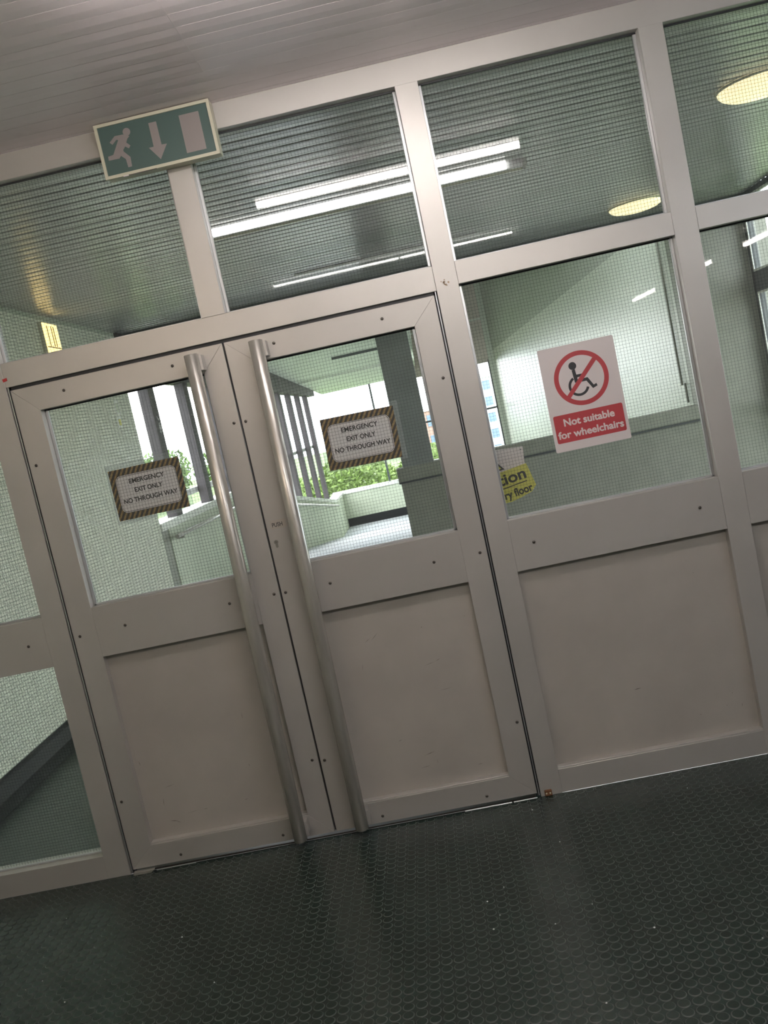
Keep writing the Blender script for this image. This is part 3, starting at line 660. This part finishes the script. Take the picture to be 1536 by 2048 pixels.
# balustrade wall, pillar and stair walls on the right
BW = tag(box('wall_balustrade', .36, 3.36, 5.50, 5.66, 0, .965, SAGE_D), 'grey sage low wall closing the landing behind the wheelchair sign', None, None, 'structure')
box('coping', .34, 3.36, 5.47, 5.69, .965, 1.10, SAGE_D, BW, .006); box('shadow_line', .34, 3.36, 5.485, 5.50, .945, .965, DARKF, BW)  # shadow line under the coping, built as a thin dark strip
PI = tag(box('pillar', .405, .722, 5.52, 5.80, 1.09, 3.2, PILLAR, None, .006), 'dark slate grey square pillar seen through the right door', 'pillar')
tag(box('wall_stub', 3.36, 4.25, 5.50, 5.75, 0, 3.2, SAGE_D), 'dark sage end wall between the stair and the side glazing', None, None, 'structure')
WR = tag(box('wall_stair', 3.36, 3.65, 5.75, 27.0, -3, 2.95, TILE_R), 'bright pale tiled wall of the stair behind the wheelchair sign', None, None, 'structure')
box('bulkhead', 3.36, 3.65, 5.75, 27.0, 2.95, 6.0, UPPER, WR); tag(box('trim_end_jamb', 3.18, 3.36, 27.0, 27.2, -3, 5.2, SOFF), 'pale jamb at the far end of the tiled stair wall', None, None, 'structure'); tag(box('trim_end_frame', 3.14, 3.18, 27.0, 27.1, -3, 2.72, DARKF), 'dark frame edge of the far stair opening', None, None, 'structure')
tube('conduit', (3.34, 5.95, 1.3), (3.34, 5.95, 2.9), .012, SAGE_D, WR, 8); tube('conduit', (3.34, 5.84, 1.12), (3.34, 5.84, 1.32), .012, SAGE_D, WR, 8)
HD = tag(box('wall_far', .5, 3.18, 27.0, 27.2, 2.62, 7.0, PINK), 'beige header wall above the far opening of the stair', None, None, 'structure')
box('band', .5, 3.18, 26.96, 27.0, 4.0, 4.06, COPE, HD)
tag(box('trim_far_bar', .5, 3.18, 27.0, 27.06, 1.10, 1.16, DARKF), 'dark horizontal bar across the far opening of the stair', None, None, 'structure')
tag(box('wall_far_sill', .5, 3.18, 27.0, 27.2, -3, -.14, COPE), 'pale sill wall under the far opening of the stair', None, None, 'structure')
tag(box('wall_between', .60, .72, 5.8, 27, -3, -.2, SAGE), 'low wall between the ramp and the stair', None, None, 'structure')
tag(box('wall_stair_left', .60, .70, 23.1, 27.2, -3, 6.0, SOFF), 'pale wall closing the far left side of the stair', None, None, 'structure')
tag(box('ceiling_stair', .75, 3.65, 5.62, 27.2, 6.0, 6.2, SOFF), 'high ceiling of the stair', None, None, 'structure')
tag(box('wall_inner', .74, .80, 5.80, 27, 3.0, 6.0, SOFF), 'upper wall between the ramp and the stair', None, None, 'structure')
tag(prismx('stair', [(5.7, 0)] + [q for k in range(16) for q in ((5.7 + k * .3, -k * .17), (5.7 + (k + 1) * .3, -k * .17))] + [(26.9, -2.7), (26.9, -3), (5.7, -3)], .722, 3.358, CONC), 'grey stair going down behind the low wall', 'stair')
# glazed side of the landing on the right
SG = empty('window_12', (4.06, 2.8, 0), 'dark framed side glazing of the landing at the right edge', None, 'structure')
for y0 in (.12, 1.40, 2.70, 4.02, 5.40):
    box('side_post', 4.03, 4.10, y0, y0 + .075, 0, 2.95, DARKF, SG)
for z0, z1 in ((0, .12), (.9, 1.0), (2.03, 2.22), (2.90, 2.95)): box('side_rail', 4.03, 4.10, .12, 5.475, z0, z1, DARKF, SG)
for y0, y1 in ((.2, 1.395), (1.48, 2.695), (2.78, 4.015), (4.10, 5.395)):
    for z0, z1 in ((.12, .9), (1.0, 2.03), (2.22, 2.90)):
        box('glass_pane', 4.06, 4.066, y0, y1, z0, z1, GLASS_S, SG)
        if z0 > .5:
            V, F = join([boxvf(4.022, 4.03, y0, y0 + .02, z0, z1), boxvf(4.022, 4.03, y1 - .02, y1, z0, z1), boxvf(4.022, 4.03, y0 + .02, y1 - .02, z0, z0 + .02), boxvf(4.022, 4.03, y0 + .02, y1 - .02, z1 - .02, z1)])
            add('white_bead', V, F, COPE, SG)

# ------------------------------------------------------------------ outside
GR = tag(box('ground', -150, 150, 24, 300, -6.2, -6, GRASS), 'grassy ground far below outside', None, None, 'structure')
tag(box('ground', 4.3, 60, -30, 24, -6.2, -6, GRASS), 'grassy ground beside the bridge on the right', None, None, 'structure')
tag(box('ground', -60, -2.4, -30, 24, -6.2, -6, GRASS), 'grassy ground beside the bridge on the left', None, None, 'structure')
BK = tag(prism('grass_bank', [(-60, -6), (-4.5, -6), (-8.5, -2.2), (-15, -.6), (-24, .4), (-60, .8)], 34, 60, GRASS), 'green grassy bank beyond the posts on the left', 'bank')
def tree(x, y, zb, h, r, m, label, seed, n=900, ls=.35):
    rr = random.Random(seed); e = empty('tree', (x, y, zb), label, 'tree', group='trees outside')
    tube('trunk', (x, y, zb), (x, y, zb + h * .55), .12, BARK, e, 8)
    V = []; F = []
    blobs = [(rr.gauss(0, .45) * r, rr.gauss(0, .45) * r, h * rr.uniform(.35, .85), r * rr.uniform(.4, .7)) for _ in range(9)]
    for k in range(n):
        bx, by, bz, br = rr.choice(blobs); d = Vector((rr.gauss(0, 1), rr.gauss(0, 1), rr.gauss(0, 1))).normalized() * br * rr.uniform(.7, 1.05)
        c = Vector((x + bx, y + by, zb + bz)) + d; a = Vector((rr.gauss(0, 1), rr.gauss(0, 1), rr.gauss(0, 1))).normalized(); b = a.orthogonal().normalized(); s = ls * rr.uniform(.6, 1.2); k0 = len(V)
        V += [tuple(c + a * s), tuple(c + b * s * .5), tuple(c - a * s), tuple(c - b * s * .5)]; F.append((k0, k0 + 1, k0 + 2, k0 + 3))
    tag(add('foliage', V, F, m, e), kind='stuff')
rr = random.Random(21); HG = empty('hedge', (-2.0, 30, -6), 'bright green hedge of dense foliage behind the end parapet of the ramp', 'hedge')
V = []; F = []
for k in range(9000):
    x = rr.uniform(-6.5, 1.2); top = .15 + .28 * math.sin(x * 1.9) + .18 * math.sin(x * 4.3 + 1); z = top - abs(rr.gauss(0, 1.1)); c = Vector((x, rr.uniform(29, 31.2), z))
    a = Vector((rr.gauss(0, 1), rr.gauss(0, 1), rr.gauss(0, 1))).normalized(); b = a.orthogonal().normalized(); sz = rr.uniform(.06, .13); k0 = len(V)
    V += [tuple(c + a * sz), tuple(c + b * sz * .55), tuple(c - a * sz), tuple(c - b * sz * .55)]; F.append((k0, k0 + 1, k0 + 2, k0 + 3))
tag(add('foliage', V, F, LEAF2, HG), kind='stuff')
for x in (-5, -3.4, -1.8, -.2): tube('stem', (x, 30, -6), (x, 30, -.8), .06, BARK, HG, 6)
tree(-8.2, 32, -4.4, 4.4, 1.0, LEAF2, 'yellow green bush seen between the posts behind the left door', 4, 2500, .10)
tree(-14.5, 66, -3.0, 4.6, 2.0, LEAF, 'dark rounded tree on the bank behind the left door', 5, 3000, .2)
tree(-21, 68, -2.5, 5, 2.4, LEAF, 'broad tree on the bank farther left', 6, 3000, .2)
tree(1.0, 60, -8, 7.6, 1.2, LEAF, 'small green tree below the far opening beside the pillar', 7, 900, .2)
def building(x0, x1, y, z0, z1, m, label, nx, nz_):
    e = empty('building', ((x0 + x1) / 2, y, z0), label, 'building')
    box('wall', x0, x1, y, y + 8, z0, z1, m, e); box('roof', x0 - .2, x1 + .2, y - .2, y + 8.2, z1, z1 + .4, COPE, e)
    wx = (x1 - x0) / nx; wz = (z1 - z0) / nz_
    G = bpy.data.materials.get('far_glass') or mat('far_glass', (.16, .24, .33), .2)
    for i in range(nx):
        for j in range(nz_): box('window', x0 + wx * (i + .15), x0 + wx * (i + .85), y - .08, y + .02, z0 + wz * (j + .25), z0 + wz * (j + .8), G, e)
building(4.0, 14.0, 95, -7, 3.3, mat('far_white', (.62, .66, .7), .6), 'white and blue office block seen past the sidelight edge', 9, 6)
building(-3.0, 3.0, 110, -9, 1.0, mat('far_brick', (.42, .27, .22), .8), 'low brick building seen beside the pillar', 6, 4)
